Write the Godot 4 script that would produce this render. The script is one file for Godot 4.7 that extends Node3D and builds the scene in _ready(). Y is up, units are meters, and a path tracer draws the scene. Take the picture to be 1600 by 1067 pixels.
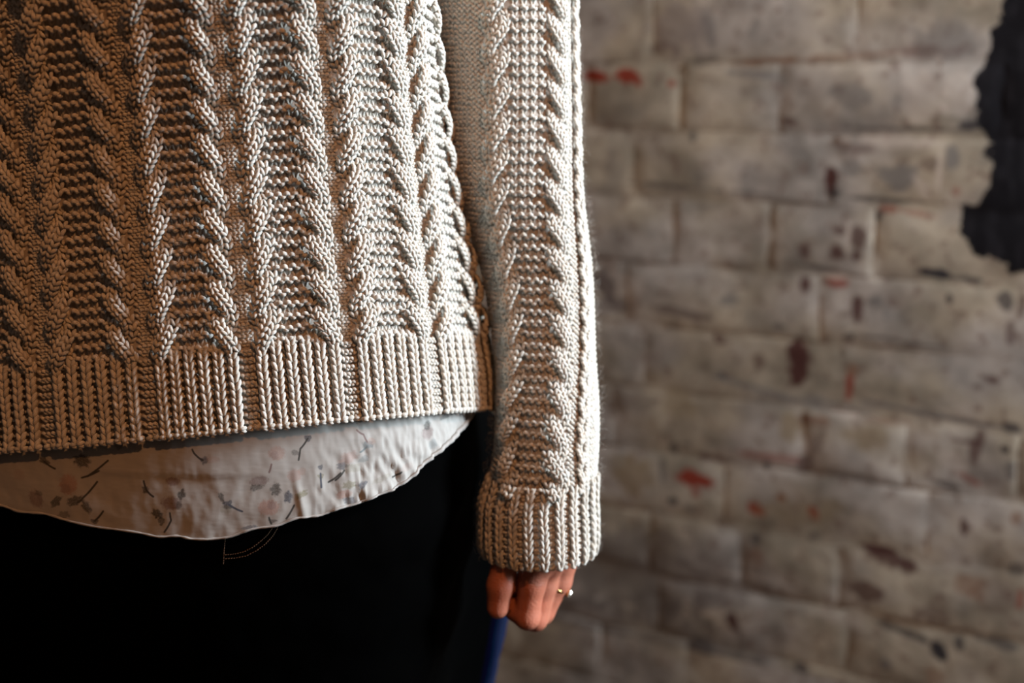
extends Node3D

# ---------------------------------------------------------------- camera constants
const F := 2222.2                       # focal length in pixels of the 1600 x 1067 frame
const PITCH := 10.7
const CAM := Vector3(0.0, 1.15, 0.885)
const UNIT := 0.066                     # one cable panel of the sweater, metres
var fwd: Vector3
var upv: Vector3
var rng := RandomNumberGenerator.new()
var noise := FastNoiseLite.new()


func ray(px: float, py: float) -> Vector3:
	return fwd + Vector3.RIGHT * ((px - 800.0) / F) - upv * ((py - 533.5) / F)


func project(p: Vector3) -> Vector2:
	var v := p - CAM
	var d := v.dot(fwd)
	return Vector2(800.0 + F * v.x / d, 533.5 - F * v.dot(upv) / d)


# the y of the point seen at height py that lies at depth z
func y_at(py: float, z: float) -> float:
	var r := ray(800.0, py)
	return CAM.y + r.y * (z - CAM.z) / r.z


func x_at(px: float, y: float, z: float) -> float:
	return CAM.x + (px - 800.0) / F * (Vector3(0, y, z) - CAM).dot(fwd)


func table(t: Array, x: float) -> float:
	# rows of [x, value] with a smooth curve between them
	var n := t.size()
	if x <= t[0][0]:
		return t[0][1]
	if x >= t[n - 1][0]:
		return t[n - 1][1]
	var i := 0
	while x > t[i + 1][0]:
		i += 1
	var a: float = t[maxi(i - 1, 0)][1]
	var b: float = t[i][1]
	var c: float = t[i + 1][1]
	var d: float = t[mini(i + 2, n - 1)][1]
	var xa: float = t[maxi(i - 1, 0)][0]
	var xb: float = t[i][0]
	var xc: float = t[i + 1][0]
	var xd: float = t[mini(i + 2, n - 1)][0]
	var h := xc - xb
	var u := (x - xb) / h
	var mb := (c - a) / maxf(xc - xa, 1e-6) * h
	var mc := (d - b) / maxf(xd - xb, 1e-6) * h
	var u2 := u * u
	var u3 := u2 * u
	return (2 * u3 - 3 * u2 + 1) * b + (u3 - 2 * u2 + u) * mb + (-2 * u3 + 3 * u2) * c + (u3 - u2) * mc


# ---------------------------------------------------------------- naming and metas
func tag(o: Node, label := "", category := "", group := "", kind := "") -> Node:
	if label:
		o.set_meta("label", label)
	if category:
		o.set_meta("category", category)
	if group:
		o.set_meta("group", group)
	if kind:
		o.set_meta("kind", kind)
	return o


var used := {}
func numbered(called: String, parent: Node) -> String:
	var key := str(parent.get_instance_id()) + called
	var n: int = used.get(key, 0)
	used[key] = n + 1
	return called if n == 0 else "%s_%03d" % [called, n]


func node(called: String, parent: Node) -> Node3D:
	var o := Node3D.new()
	o.name = numbered(called, parent)
	parent.add_child(o, true)
	return o


func mesh_node(called: String, m: Mesh, mat: Material, parent: Node) -> MeshInstance3D:
	var o := MeshInstance3D.new()
	o.name = numbered(called, parent)
	o.mesh = m
	o.material_override = mat
	parent.add_child(o, true)
	return o


# a grid of points (rows of equal length) as a smooth mesh; front faces towards du x dv
func grid_mesh(pts: Array, uvs: Array = [], closed := false, colors: Array = []) -> ArrayMesh:
	var nr := pts.size()
	var nc: int = pts[0].size()
	var v := PackedVector3Array()
	var uv := PackedVector2Array()
	var col := PackedColorArray()
	for j in nr:
		v.append_array(pts[j])
		if uvs:
			uv.append_array(uvs[j])
		if colors:
			col.append_array(colors[j])
	var idx := PackedInt32Array()
	var nrm := PackedVector3Array()
	nrm.resize(v.size())
	var last := nc if closed else nc - 1
	for j in nr - 1:
		for i in last:
			var a := j * nc + i
			var b := j * nc + (i + 1) % nc
			var c := (j + 1) * nc + i
			var d := (j + 1) * nc + (i + 1) % nc
			idx.append_array(PackedInt32Array([a, c, b, b, c, d]))
			var n := (v[b] - v[a]).cross(v[c] - v[a]) + (v[d] - v[c]).cross(v[d] - v[b])
			for k in [a, b, c, d]:
				nrm[k] += n
	for k in nrm.size():
		nrm[k] = nrm[k].normalized() if nrm[k].length() > 1e-12 else Vector3.UP
	var arr := []
	arr.resize(Mesh.ARRAY_MAX)
	arr[Mesh.ARRAY_VERTEX] = v
	arr[Mesh.ARRAY_NORMAL] = nrm
	arr[Mesh.ARRAY_INDEX] = idx
	if uvs:
		arr[Mesh.ARRAY_TEX_UV] = uv
	if colors:
		arr[Mesh.ARRAY_COLOR] = col
	var m := ArrayMesh.new()
	m.add_surface_from_arrays(Mesh.PRIMITIVE_TRIANGLES, arr)
	return m


# a tube along a path, with a radius for each point
func tube_rows(path: PackedVector3Array, radii: PackedFloat32Array, sides := 8) -> Array:
	var rows := []
	var side := Vector3.ZERO
	for j in path.size():
		var t := (path[mini(j + 1, path.size() - 1)] - path[maxi(j - 1, 0)]).normalized()
		if side == Vector3.ZERO:
			side = t.cross(Vector3(0.31, 0.2, 0.93)).normalized()
		side = (side - t * side.dot(t)).normalized()
		var other := t.cross(side)
		var row := PackedVector3Array()
		for i in sides:
			var a := TAU * i / sides
			row.append(path[j] + (side * cos(a) + other * sin(a)) * radii[j])
		rows.append(row)
	return rows


func std(color: Color, rough := 0.9) -> StandardMaterial3D:
	var m := StandardMaterial3D.new()
	m.albedo_color = color
	m.roughness = rough
	return m


func lin(r: float, g: float, b: float) -> Color:
	return Color(r, g, b).linear_to_srgb()


# ================================================================ _ready
var T0 := Time.get_ticks_msec()
func lap(_what: String) -> void:
	pass


func _ready() -> void:
	rng.seed = 7
	noise.noise_type = FastNoiseLite.TYPE_SIMPLEX
	noise.seed = 3
	noise.frequency = 1.0
	var th := deg_to_rad(PITCH)
	fwd = Vector3(0, -sin(th), -cos(th))
	upv = Vector3(0, cos(th), -sin(th))

	# ---- camera
	var cam := Camera3D.new()
	cam.name = "camera"
	cam.position = CAM
	cam.rotation.x = -th
	cam.fov = rad_to_deg(2.0 * atan(533.5 / F))
	cam.near = 0.05
	cam.far = 50.0
	var att := CameraAttributesPhysical.new()
	att.frustum_focal_length = 12.0 / (533.5 / F)
	att.frustum_focus_distance = 0.905
	att.exposure_aperture = 3.4
	att.frustum_near = 0.05
	att.frustum_far = 50.0
	cam.attributes = att
	add_child(cam)
	cam.current = true

	# ---- sky and exposure
	var we := WorldEnvironment.new()
	we.name = "environment"
	var env := Environment.new()
	env.background_mode = Environment.BG_SKY
	var sky := Sky.new()
	var pm := ProceduralSkyMaterial.new()
	pm.sky_top_color = Color(0.42, 0.55, 0.75)
	pm.sky_horizon_color = Color(0.72, 0.78, 0.84)
	pm.ground_bottom_color = Color(0.2, 0.2, 0.2)
	pm.ground_horizon_color = Color(0.5, 0.5, 0.5)
	pm.sky_energy_multiplier = 0.6
	sky.sky_material = pm
	env.sky = sky
	env.tonemap_mode = Environment.TONE_MAPPER_LINEAR
	env.tonemap_exposure = 1.0
	env.sdfgi_enabled = true
	env.ssao_enabled = true
	env.ssil_enabled = true
	we.environment = env
	add_child(we)

	# ---- daylight through the tall window of the side wall, right of the frame
	wall_frame()
	var win := AreaLight3D.new()
	win.name = "window_daylight"
	win.area_size = Vector2(WIN_Q1 - WIN_Q0, WIN_Y1 - WIN_Y0)
	win.light_energy = 10.2
	win.light_color = Color(0.90, 0.955, 1.0)
	win.shadow_enabled = true
	win.area_range = 8.0
	win.area_attenuation = 2.0
	win.transform = Transform3D(Basis(-wn, Vector3.UP, wd), wall_point(ROOM_P1 - 0.01, (WIN_Y0 + WIN_Y1) * 0.5, (WIN_Q0 + WIN_Q1) * 0.5))
	add_child(win)

	room()
	lap("room")
	brick_wall()
	lap("bricks")
	build_person()
	lap("done")


# ================================================================ the room
const YAW := 30.0
const WIN_Q0 := 0.02
const WIN_Q1 := 0.30
const WIN_Y0 := 1.05
const WIN_Y1 := 2.2
const ROOM_P0 := -2.6
const ROOM_P1 := 1.38
const ROOM_Q := 3.4
const ROOM_H := 2.7
var w0: Vector3
var wd: Vector3
var wn: Vector3


func wall_frame() -> void:
	var y := deg_to_rad(YAW)
	wd = Vector3(cos(y), 0, sin(y))
	wn = Vector3(-sin(y), 0, cos(y))
	w0 = CAM + ray(1250, 533.5) * 1.62
	w0.y = 0.0


func wall_point(p: float, y: float, q: float) -> Vector3:
	return w0 + wd * p + wn * q + Vector3.UP * y


# pixel of the photograph to (along the wall, height)
func on_wall(px: float, py: float) -> Vector2:
	var r := ray(px, py)
	var t := (w0 - CAM).dot(wn) / r.dot(wn)
	var h := CAM + r * t
	return Vector2((h - w0).dot(wd), h.y)


func slab(called: String, p0: float, p1: float, y0: float, y1: float, q0: float, q1: float, mat: Material, parent: Node = self) -> MeshInstance3D:
	var b := BoxMesh.new()
	b.size = Vector3(p1 - p0, y1 - y0, q1 - q0)
	var o := mesh_node(called, b, mat, parent)
	o.transform = Transform3D(Basis(wd, Vector3.UP, wn), wall_point((p0 + p1) / 2, (y0 + y1) / 2, (q0 + q1) / 2))
	if parent == self:
		o.set_meta("kind", "structure")
	return o


func plaster(color: Color, seed_: int) -> StandardMaterial3D:
	var m := std(color, 0.92)
	var n := FastNoiseLite.new()
	n.seed = seed_
	n.frequency = 0.02
	var g := Gradient.new()
	g.set_color(0, Color(0.8, 0.8, 0.8))
	g.set_color(1, Color(1, 1, 1))
	var t := NoiseTexture2D.new()
	t.width = 256
	t.height = 256
	t.seamless = true
	t.noise = n
	t.color_ramp = g
	m.albedo_texture = t
	m.uv1_triplanar = true
	m.uv1_scale = Vector3(0.8, 0.8, 0.8)
	return m


func room() -> void:
	var wallm := plaster(lin(0.12, 0.095, 0.075), 11)
	var floorm := plaster(lin(0.05, 0.032, 0.02), 12)
	var ceilm := plaster(lin(0.20, 0.18, 0.155), 13)
	tag(slab("floor", ROOM_P0, ROOM_P1, -0.12, 0.0, 0.0, ROOM_Q, floorm), "dark brown wooden floor of the room below the frame")
	tag(slab("ceiling", ROOM_P0, ROOM_P1, ROOM_H, ROOM_H + 0.12, 0.0, ROOM_Q, ceilm), "plain pale ceiling above the frame")
	tag(slab("wall_left", ROOM_P0 - 0.12, ROOM_P0, 0, ROOM_H, 0, ROOM_Q, wallm), "plain plastered side wall far to the left")
	var side := SurfaceTool.new()
	side.begin(Mesh.PRIMITIVE_TRIANGLES)
	for b in [[0.0, ROOM_H, -0.24, WIN_Q0], [0.0, ROOM_H, WIN_Q1, ROOM_Q], [0.0, WIN_Y0, WIN_Q0, WIN_Q1], [WIN_Y1, ROOM_H, WIN_Q0, WIN_Q1]]:
		side.append_from(flat_box(ROOM_P1, ROOM_P1 + 0.16, b[0], b[1], b[2], b[3]), 0, Transform3D())
	var wr := mesh_node("wall_right", side.commit(), wallm, self)
	wr.transform = Transform3D(Basis(wd, Vector3.UP, wn), w0)
	wr.set_meta("kind", "structure")
	tag(wr, "plain plastered side wall with the tall window")
	tag(slab("wall_front", ROOM_P0, ROOM_P1, 0, ROOM_H, ROOM_Q, ROOM_Q + 0.12, wallm), "plain plastered wall opposite the brick wall")

	# the window: frame and sill
	var white := std(lin(0.55, 0.53, 0.5), 0.5)
	var win := node("window_1", self)
	tag(win, "tall white framed window in the side wall right of the frame", "", "", "structure")
	for b in [[WIN_Q0, WIN_Q0 + 0.03, WIN_Y0, WIN_Y1], [WIN_Q1 - 0.03, WIN_Q1, WIN_Y0, WIN_Y1], [WIN_Q0, WIN_Q1, WIN_Y0, WIN_Y0 + 0.04], [WIN_Q0, WIN_Q1, WIN_Y1 - 0.04, WIN_Y1]]:
		slab("frame_bar", ROOM_P1 + 0.06, ROOM_P1 + 0.12, b[2], b[3], b[0], b[1], white, win)
	slab("window_sill", ROOM_P1 - 0.04, ROOM_P1 + 0.16, WIN_Y0 - 0.04, WIN_Y0, WIN_Q0 - 0.03, WIN_Q1 + 0.03, white, win)

	# a warm pendant lamp in front of the person, above the frame
	pendant(Vector3(0.42, 2.1, 1.05), Color(1.0, 0.665, 0.41), 0.92, "warm bulb pendant lamp hanging in front of the person")
	# an added lamp, out of view, that brightens the brick wall from above
	var c := wall_point(-0.05, 2.45, 0.42)
	pendant(c, Color(1.0, 0.95, 0.90), 0.6, "small unseen pendant lamp added to brighten the brick wall")


func pendant(at: Vector3, color: Color, energy: float, label: String) -> void:
	var o := node("pendant_lamp", self)
	o.position = at
	tag(o, label, "lamp")
	var s := SphereMesh.new()
	s.radius = 0.045
	s.height = 0.1
	s.radial_segments = 24
	s.rings = 12
	var bm := std(Color.WHITE, 0.4)
	bm.emission_enabled = true
	bm.emission = color
	bm.emission_energy_multiplier = 2.0
	mesh_node("bulb", s, bm, o)
	var cap := PackedVector3Array([Vector3(0, 0.045, 0), Vector3(0, 0.06, 0), Vector3(0, 0.1, 0), Vector3(0, 0.105, 0)])
	mesh_node("socket", grid_mesh(tube_rows(cap, PackedFloat32Array([0.012, 0.02, 0.018, 0.004]), 12), [], true), std(lin(0.05, 0.04, 0.03), 0.4), o)
	var cord := PackedVector3Array([Vector3(0, 0.1, 0), Vector3(0, (ROOM_H - at.y), 0)])
	mesh_node("cord", grid_mesh(tube_rows(cord, PackedFloat32Array([0.003, 0.003]), 6), [], true), std(lin(0.02, 0.02, 0.02), 0.6), o)
	var l := OmniLight3D.new()
	l.name = "bulb_light"
	l.light_color = color
	l.light_energy = energy
	l.light_size = 0.04
	l.omni_range = 8.0
	l.omni_attenuation = 2.0
	l.shadow_enabled = true
	o.add_child(l)


# ================================================================ the brick wall
const TEX_W := 1024
const TEX_H := 640
const TP0 := -1.25
const TP1 := 0.75
const TY0 := 0.45
const TY1 := 1.70

# marks on the painted wall: px, py, rx, ry, tilt, colour, strength
const DARK := Color(0.045, 0.040, 0.040)
const SOOT := Color(0.018, 0.017, 0.022)
const RED := Color(0.185, 0.034, 0.020)
const MAROON := Color(0.060, 0.026, 0.022)
const GREY := Color(0.135, 0.128, 0.120)
const PALE := Color(0.50, 0.44, 0.38)
const RUST := Color(0.16, 0.075, 0.04)
const OCHRE := Color(0.20, 0.150, 0.085)


func marks() -> Array:
	return [
		[933, 119, 24, 9, 0, RED, 1.0], [980, 119, 22, 11, 10, RED, 1.0], [995, 129, 8, 4, 30, RED, 1.0], [1050, 130, 6, 6, 0, RED, 0.8],
		[1066, 44, 55, 42, 0, Color(0.14, 0.118, 0.115), 0.6], [1040, 75, 22, 12, 0, MAROON, 0.35], [1110, 40, 12, 30, 0, GREY, 0.5], [1182, 42, 9, 18, 20, GREY, 0.5],
		[1206, 95, 60, 5, -3, RUST, 0.6], [1330, 88, 130, 5, -4, RUST, 0.5], [1440, 80, 60, 12, 0, Color(0.12, 0.07, 0.06), 0.5], [1097, 95, 26, 8, -5, DARK, 0.5],
		[1180, 116, 50, 6, 4, GREY, 0.7], [1480, 60, 50, 36, 0, GREY, 0.5], [1082, 213, 6, 9, 0, DARK, 0.7], [1233, 190, 12, 6, 10, MAROON, 0.7],
		[1329, 150, 34, 24, 0, GREY, 0.6], [1410, 155, 16, 20, 0, GREY, 0.6], [1416, 201, 120, 4, 0, DARK, 0.6], [1520, 195, 22, 10, 0, SOOT, 0.8], [1440, 150, 40, 40, 0, PALE, 0.35],
		[1500, 145, 26, 38, 0, PALE, 0.35], [1400, 220, 70, 12, 0, PALE, 0.4],
		[1298, 282, 10, 24, 0, MAROON, 1.0], [1304, 302, 10, 9, 0, DARK, 0.8], [1375, 312, 70, 4, 1, DARK, 0.8], [1338, 232, 34, 10, 0, MAROON, 0.45], [1330, 262, 18, 14, 0, GREY, 0.6],
		[1403, 276, 40, 20, 0, GREY, 0.85], [1456, 256, 18, 12, 0, MAROON, 0.5], [1489, 245, 12, 18, 0, GREY, 0.8], [1440, 290, 10, 22, -35, PALE, 0.5], [1468, 270, 5, 32, 0, PALE, 0.6],
		[1373, 338, 9, 12, 20, DARK, 0.7], [1388, 326, 14, 5, 0, RED, 0.6], [1438, 334, 34, 5, 10, RED, 0.45], [1495, 300, 8, 8, 0, RED, 0.5],
		[1049, 291, 72, 5, 2, DARK, 0.55], [1175, 302, 55, 3, 3, GREY, 0.7], [1100, 322, 60, 6, 0, GREY, 0.35], [1172, 280, 20, 20, 0, GREY, 0.35],
		[1311, 359, 12, 9, 0, MAROON, 0.8], [1342, 372, 12, 22, 0, MAROON, 0.75], [1307, 394, 11, 14, 0, MAROON, 0.85], [1258, 394, 10, 12, 0, MAROON, 0.7], [1338, 400, 9, 14, 0, MAROON, 0.85], [1325, 375, 4, 34, 0, PALE, 0.4],
		[1276, 417, 32, 4, 3, DARK, 0.7], [1259, 444, 10, 13, 0, MAROON, 0.9], [1312, 442, 22, 8, 0, RED, 0.8], [1310, 432, 26, 4, 0, PALE, 0.5],
		[1460, 427, 34, 7, 3, SOOT, 0.95], [1515, 436, 32, 4, 4, DARK, 0.8], [944, 445, 24, 26, 0, Color(0.075, 0.06, 0.06), 0.8], [952, 478, 34, 15, 0, Color(0.075, 0.06, 0.06), 0.6],
		[1064, 488, 50, 8, 5, Color(0.10, 0.075, 0.068), 0.7], [1340, 483, 9, 24, 0, MAROON, 0.9], [1368, 470, 12, 9, -20, GREY, 0.8], [1484, 465, 6, 8, 0, DARK, 0.8], [1386, 492, 6, 10, 0, GREY, 0.5],
		[1125, 529, 11, 8, 0, MAROON, 0.7], [1220, 511, 14, 5, 0, DARK, 0.7], [1248, 568, 19, 38, 8, MAROON, 1.0], [1240, 545, 12, 10, 0, MAROON, 0.9], [1128, 586, 6, 8, 0, DARK, 0.8], [1186, 570, 8, 17, 20, MAROON, 0.5], [1140, 470, 14, 10, 0, GREY, 0.6],
		[1327, 527, 9, 5, 0, DARK, 0.7], [1420, 535, 95, 4, 4, DARK, 0.5], [1327, 606, 8, 19, 0, RED, 0.85], [1331, 577, 8, 10, 0, RUST, 0.6],
		[1200, 612, 110, 5, 10, GREY, 0.7], [1300, 630, 60, 5, 8, GREY, 0.6], [1460, 648, 120, 5, 5, GREY, 0.75], [1320, 646, 26, 9, 3, PALE, 0.45], [1276, 656, 36, 9, 0, RUST, 0.55], [1380, 657, 40, 6, 0, RUST, 0.5],
		[1550, 593, 15, 7, 10, MAROON, 0.7], [1528, 604, 10, 5, 0, MAROON, 0.5], [1233, 664, 15, 26, 0, OCHRE, 0.6], [1355, 682, 36, 22, 0, OCHRE, 0.55], [1060, 630, 30, 26, 0, OCHRE, 0.45],
		[1053, 698, 10, 9, 0, DARK, 0.75], [1072, 694, 10, 6, 0, DARK, 0.6], [1123, 717, 34, 5, 3, MAROON, 0.75], [1206, 713, 50, 7, 0, RED, 0.55], [1259, 724, 12, 16, 0, MAROON, 0.65], [1276, 690, 10, 24, 25, MAROON, 0.4], [1198, 728, 6, 9, 0, DARK, 0.8], [1036, 735, 5, 26, 0, DARK, 0.65],
		[1080, 748, 19, 14, 0, RED, 1.0], [1100, 753, 16, 10, 0, RED, 1.0], [1088, 768, 8, 8, 0, RED, 0.9], [1053, 782, 11, 9, 30, DARK, 0.9], [1076, 794, 8, 5, 0, DARK, 0.6],
		[1180, 794, 14, 9, 20, RED, 1.0], [1272, 801, 9, 11, -20, RED, 1.0], [1220, 776, 9, 8, 0, RUST, 0.9], [1240, 800, 60, 18, 0, OCHRE, 0.35], [987, 741, 32, 32, 0, OCHRE, 0.7], [1300, 790, 20, 10, 0, OCHRE, 0.4],
		[1506, 825, 7, 14, 0, MAROON, 0.85], [1590, 810, 8, 10, 0, RUST, 0.6], [1182, 841, 8, 9, 0, DARK, 0.7], [1272, 838, 16, 7, -10, DARK, 0.55], [1185, 870, 16, 14, 0, RUST, 0.45],
		[1350, 748, 60, 4, 2, GREY, 0.8], [1526, 700, 11, 26, 10, MAROON, 0.75], [1508, 689, 22, 5, 0, MAROON, 0.7], [1513, 747, 20, 6, 20, RED, 0.55], [1478, 756, 26, 5, 10, DARK, 0.7], [1490, 720, 22, 16, 0, PALE, 0.3],
		[1570, 702, 8, 8, 0, SOOT, 0.95], [1580, 667, 14, 8, 0, DARK, 0.8], [1580, 733, 8, 14, 0, DARK, 0.6], [1579, 523, 10, 20, 0, MAROON, 0.6], [1572, 468, 16, 18, 0, DARK, 0.8], [1596, 480, 8, 22, 0, MAROON, 0.6],
		[1373, 858, 30, 8, 3, MAROON, 0.9], [1390, 872, 40, 16, 8, MAROON, 0.85], [1355, 925, 24, 16, 0, MAROON, 0.75], [1415, 885, 14, 16, 0, MAROON, 0.7], [1515, 915, 28, 22, 0, RUST, 0.5], [1460, 960, 34, 14, 0, MAROON, 0.45], [1560, 930, 30, 30, 0, MAROON, 0.3],
		[1145, 970, 10, 16, 0, MAROON, 0.95], [970, 1022, 130, 34, 0, Color(0.06, 0.048, 0.046), 0.6], [1020, 1035, 22, 22, 0, MAROON, 0.6], [1095, 1022, 22, 34, 0, DARK, 0.8], [1035, 935, 40, 14, 0, DARK, 0.4], [1110, 940, 40, 16, 0, Color(0.06, 0.048, 0.046), 0.5], [880, 1000, 50, 14, 0, DARK, 0.4],
		[1415, 988, 48, 6, 12, DARK, 0.8], [1466, 1017, 12, 18, -25, SOOT, 0.95], [1500, 1007, 8, 14, 0, DARK, 0.85], [1570, 1006, 34, 8, 5, DARK, 0.75], [1255, 1045, 14, 8, 20, DARK, 0.8], [1384, 1036, 10, 8, 0, GREY, 0.8], [1460, 1055, 16, 14, 0, RUST, 0.5],
		[985, 905, 140, 60, 0, Color(0.105, 0.092, 0.082), 0.6], [1000, 985, 170, 46, 0, Color(0.09, 0.078, 0.07), 0.55], [1130, 905, 60, 40, 0, Color(0.12, 0.10, 0.088), 0.45], [1170, 900, 60, 4, 0, PALE, 0.25], [1595, 935, 6, 20, 0, RED, 0.6], [1590, 890, 14, 10, 0, DARK, 0.6], [1310, 965, 40, 8, 0, PALE, 0.25], [960, 280, 16, 60, 0, GREY, 0.3], [970, 620, 60, 22, 0, Color(0.12, 0.1, 0.085), 0.5], [1000, 860, 80, 40, 0, Color(0.13, 0.112, 0.098), 0.6],
	]


# the ragged edge of the black, sooted part at the upper right, in pixels
const SOOT_EDGE := [[1583, -40], [1575, 0], [1554, 26], [1556, 66], [1537, 100], [1530, 130], [1522, 175], [1532, 200], [1552, 228], [1528, 245], [1560, 262], [1526, 306], [1502, 324], [1506, 372], [1535, 394], [1555, 408], [1600, 420], [1700, 425], [1700, -40]]


func wall_texture() -> ImageTexture:
	var buf := PackedByteArray()
	buf.resize(TEX_W * TEX_H * 3)
	var col := PackedFloat32Array()
	col.resize(TEX_W * TEX_H * 3)
	var n := FastNoiseLite.new()
	n.seed = 21
	n.noise_type = FastNoiseLite.TYPE_SIMPLEX
	n.fractal_octaves = 4
	n.frequency = 0.011
	var n2 := FastNoiseLite.new()
	n2.seed = 22
	n2.fractal_octaves = 3
	n2.frequency = 0.05
	var soot := PackedVector2Array()
	for e in SOOT_EDGE:
		soot.append(on_wall(e[0], e[1]))
	# tone of the old paint, and where it flaked
	for j in TEX_H:
		var y := TY1 - (j + 0.5) / TEX_H * (TY1 - TY0)
		for i in TEX_W:
			var a := n.get_noise_2d(i, j * 1.3)
			var b := n2.get_noise_2d(i, j)
			var k := 1.0 + 0.46 * a + 0.30 * b
			var w := clampf(0.5 + 1.6 * n.get_noise_2d(i * 0.6 + 900.0, j * 0.8), 0, 1)
			var r := lerpf(0.272, 0.262, w) * k
			var g := lerpf(0.250, 0.228, w) * k
			var bl := lerpf(0.222, 0.174, w) * k
			var o := (j * TEX_W + i) * 3
			var fl := n2.get_noise_2d(i * 1.7 + 400.0, j * 1.7 + 50.0)
			if fl > 0.36:
				var f := clampf((fl - 0.36) * 6.0, 0, 0.5)
				r = lerpf(r, 0.11, f)
				g = lerpf(g, 0.065, f)
				bl = lerpf(bl, 0.05, f)
			col[o] = r
			col[o + 1] = g
			col[o + 2] = bl
	var sx := TEX_W / (TP1 - TP0)
	var sy := TEX_H / (TY1 - TY0)
	for m in marks():
		var c := on_wall(m[0], m[1])
		var ex := on_wall(m[0] + 4, m[1]) - c
		var ey := on_wall(m[0], m[1] + 4) - c
		var rx: float = m[2] * ex.length() / 4.0 * sx
		var ry: float = m[3] * ey.length() / 4.0 * sy
		var cx := (c.x - TP0) * sx
		var cy := (TY1 - c.y) * sy
		var ca := cos(deg_to_rad(m[4]))
		var sa := sin(deg_to_rad(m[4]))
		var ext := ceili(maxf(rx, ry) * 1.6 + 2)
		var mc: Color = m[5]
		for j in range(maxi(0, int(cy) - ext), mini(TEX_H, int(cy) + ext + 1)):
			for i in range(maxi(0, int(cx) - ext), mini(TEX_W, int(cx) + ext + 1)):
				var dx := i + 0.5 - cx
				var dy := j + 0.5 - cy
				var u := (dx * ca + dy * sa) / rx
				var v := (-dx * sa + dy * ca) / ry
				var d := sqrt(u * u + v * v) + 0.55 * n2.get_noise_2d(i * 1.5, j * 1.5)
				var f := clampf((1.12 - d) * 2.6, 0, 1) * float(m[6])
				if f > 0:
					var o := (j * TEX_W + i) * 3
					col[o] = lerpf(col[o], mc.r, f)
					col[o + 1] = lerpf(col[o + 1], mc.g, f)
					col[o + 2] = lerpf(col[o + 2], mc.b, f)
	# black soot
	var edge := Rect2(soot[0], Vector2.ZERO)
	for e in soot:
		edge = edge.expand(e)
	for j in range(maxi(0, int((TY1 - edge.end.y - 0.04) * sy)), mini(TEX_H, int((TY1 - edge.position.y + 0.04) * sy))):
		for i in range(maxi(0, int((edge.position.x - 0.05 - TP0) * sx)), TEX_W):
			var p := TP0 + (i + 0.5) / sx
			var y := TY1 - (j + 0.5) / sy
			var q := Vector2(p + 0.014 * n2.get_noise_2d(i, j), y + 0.014 * n2.get_noise_2d(i + 300.0, j))
			if Geometry2D.is_point_in_polygon(q, soot):
				var o := (j * TEX_W + i) * 3
				var k := 0.006 + 0.010 * maxf(0.0, n2.get_noise_2d(i * 2.0, j * 0.7))
				col[o] = k
				col[o + 1] = k * 0.95
				col[o + 2] = k * 1.15
	for o in col.size():
		var x := clampf(col[o], 0, 1)
		buf[o] = int(255.0 * (x * 12.92 if x < 0.0031308 else 1.055 * pow(x, 1.0 / 2.4) - 0.055) + 0.5)
	return ImageTexture.create_from_image(Image.create_from_data(TEX_W, TEX_H, false, Image.FORMAT_RGB8, buf))


func brick_shape(p0: float, p1: float, y0: float, y1: float, depth: float, jitter: float) -> ArrayMesh:
	# front face a 5 x 3 grid with a worn, rounded rim; sides run back to the mortar
	var rows := []
	var uvs := []
	var us := [0.0, 0.0, 0.07, 0.3, 0.7, 0.93, 1.0, 1.0]
	var vs := [0.0, 0.0, 0.18, 0.5, 0.82, 1.0, 1.0]
	for b in vs.size():
		var row := PackedVector3Array()
		var uv := PackedVector2Array()
		for a in us.size():
			var rim := a < 1 or a > us.size() - 2 or b < 1 or b > vs.size() - 2
			var soft := a < 2 or a > us.size() - 3 or b < 2 or b > vs.size() - 3
			var p := lerpf(p0, p1, us[a])
			var y := lerpf(y0, y1, vs[b])
			var q := depth * (0.0 if rim else (0.15 if soft else 1.0))
			q += 0.0 if rim else jitter * noise.get_noise_2d(p * 22.0, y * 30.0)
			p += 0.0025 * noise.get_noise_2d(y * 60.0 + 9.0, p * 15.0)
			y += 0.003 * noise.get_noise_2d(p * 18.0, y * 9.0 + 40.0)
			row.append(Vector3(p, y, q))
			uv.append(Vector2((p - TP0) / (TP1 - TP0), (TY1 - y) / (TY1 - TY0)))
		rows.append(row)
		uvs.append(uv)
	return grid_mesh(rows, uvs)


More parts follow.
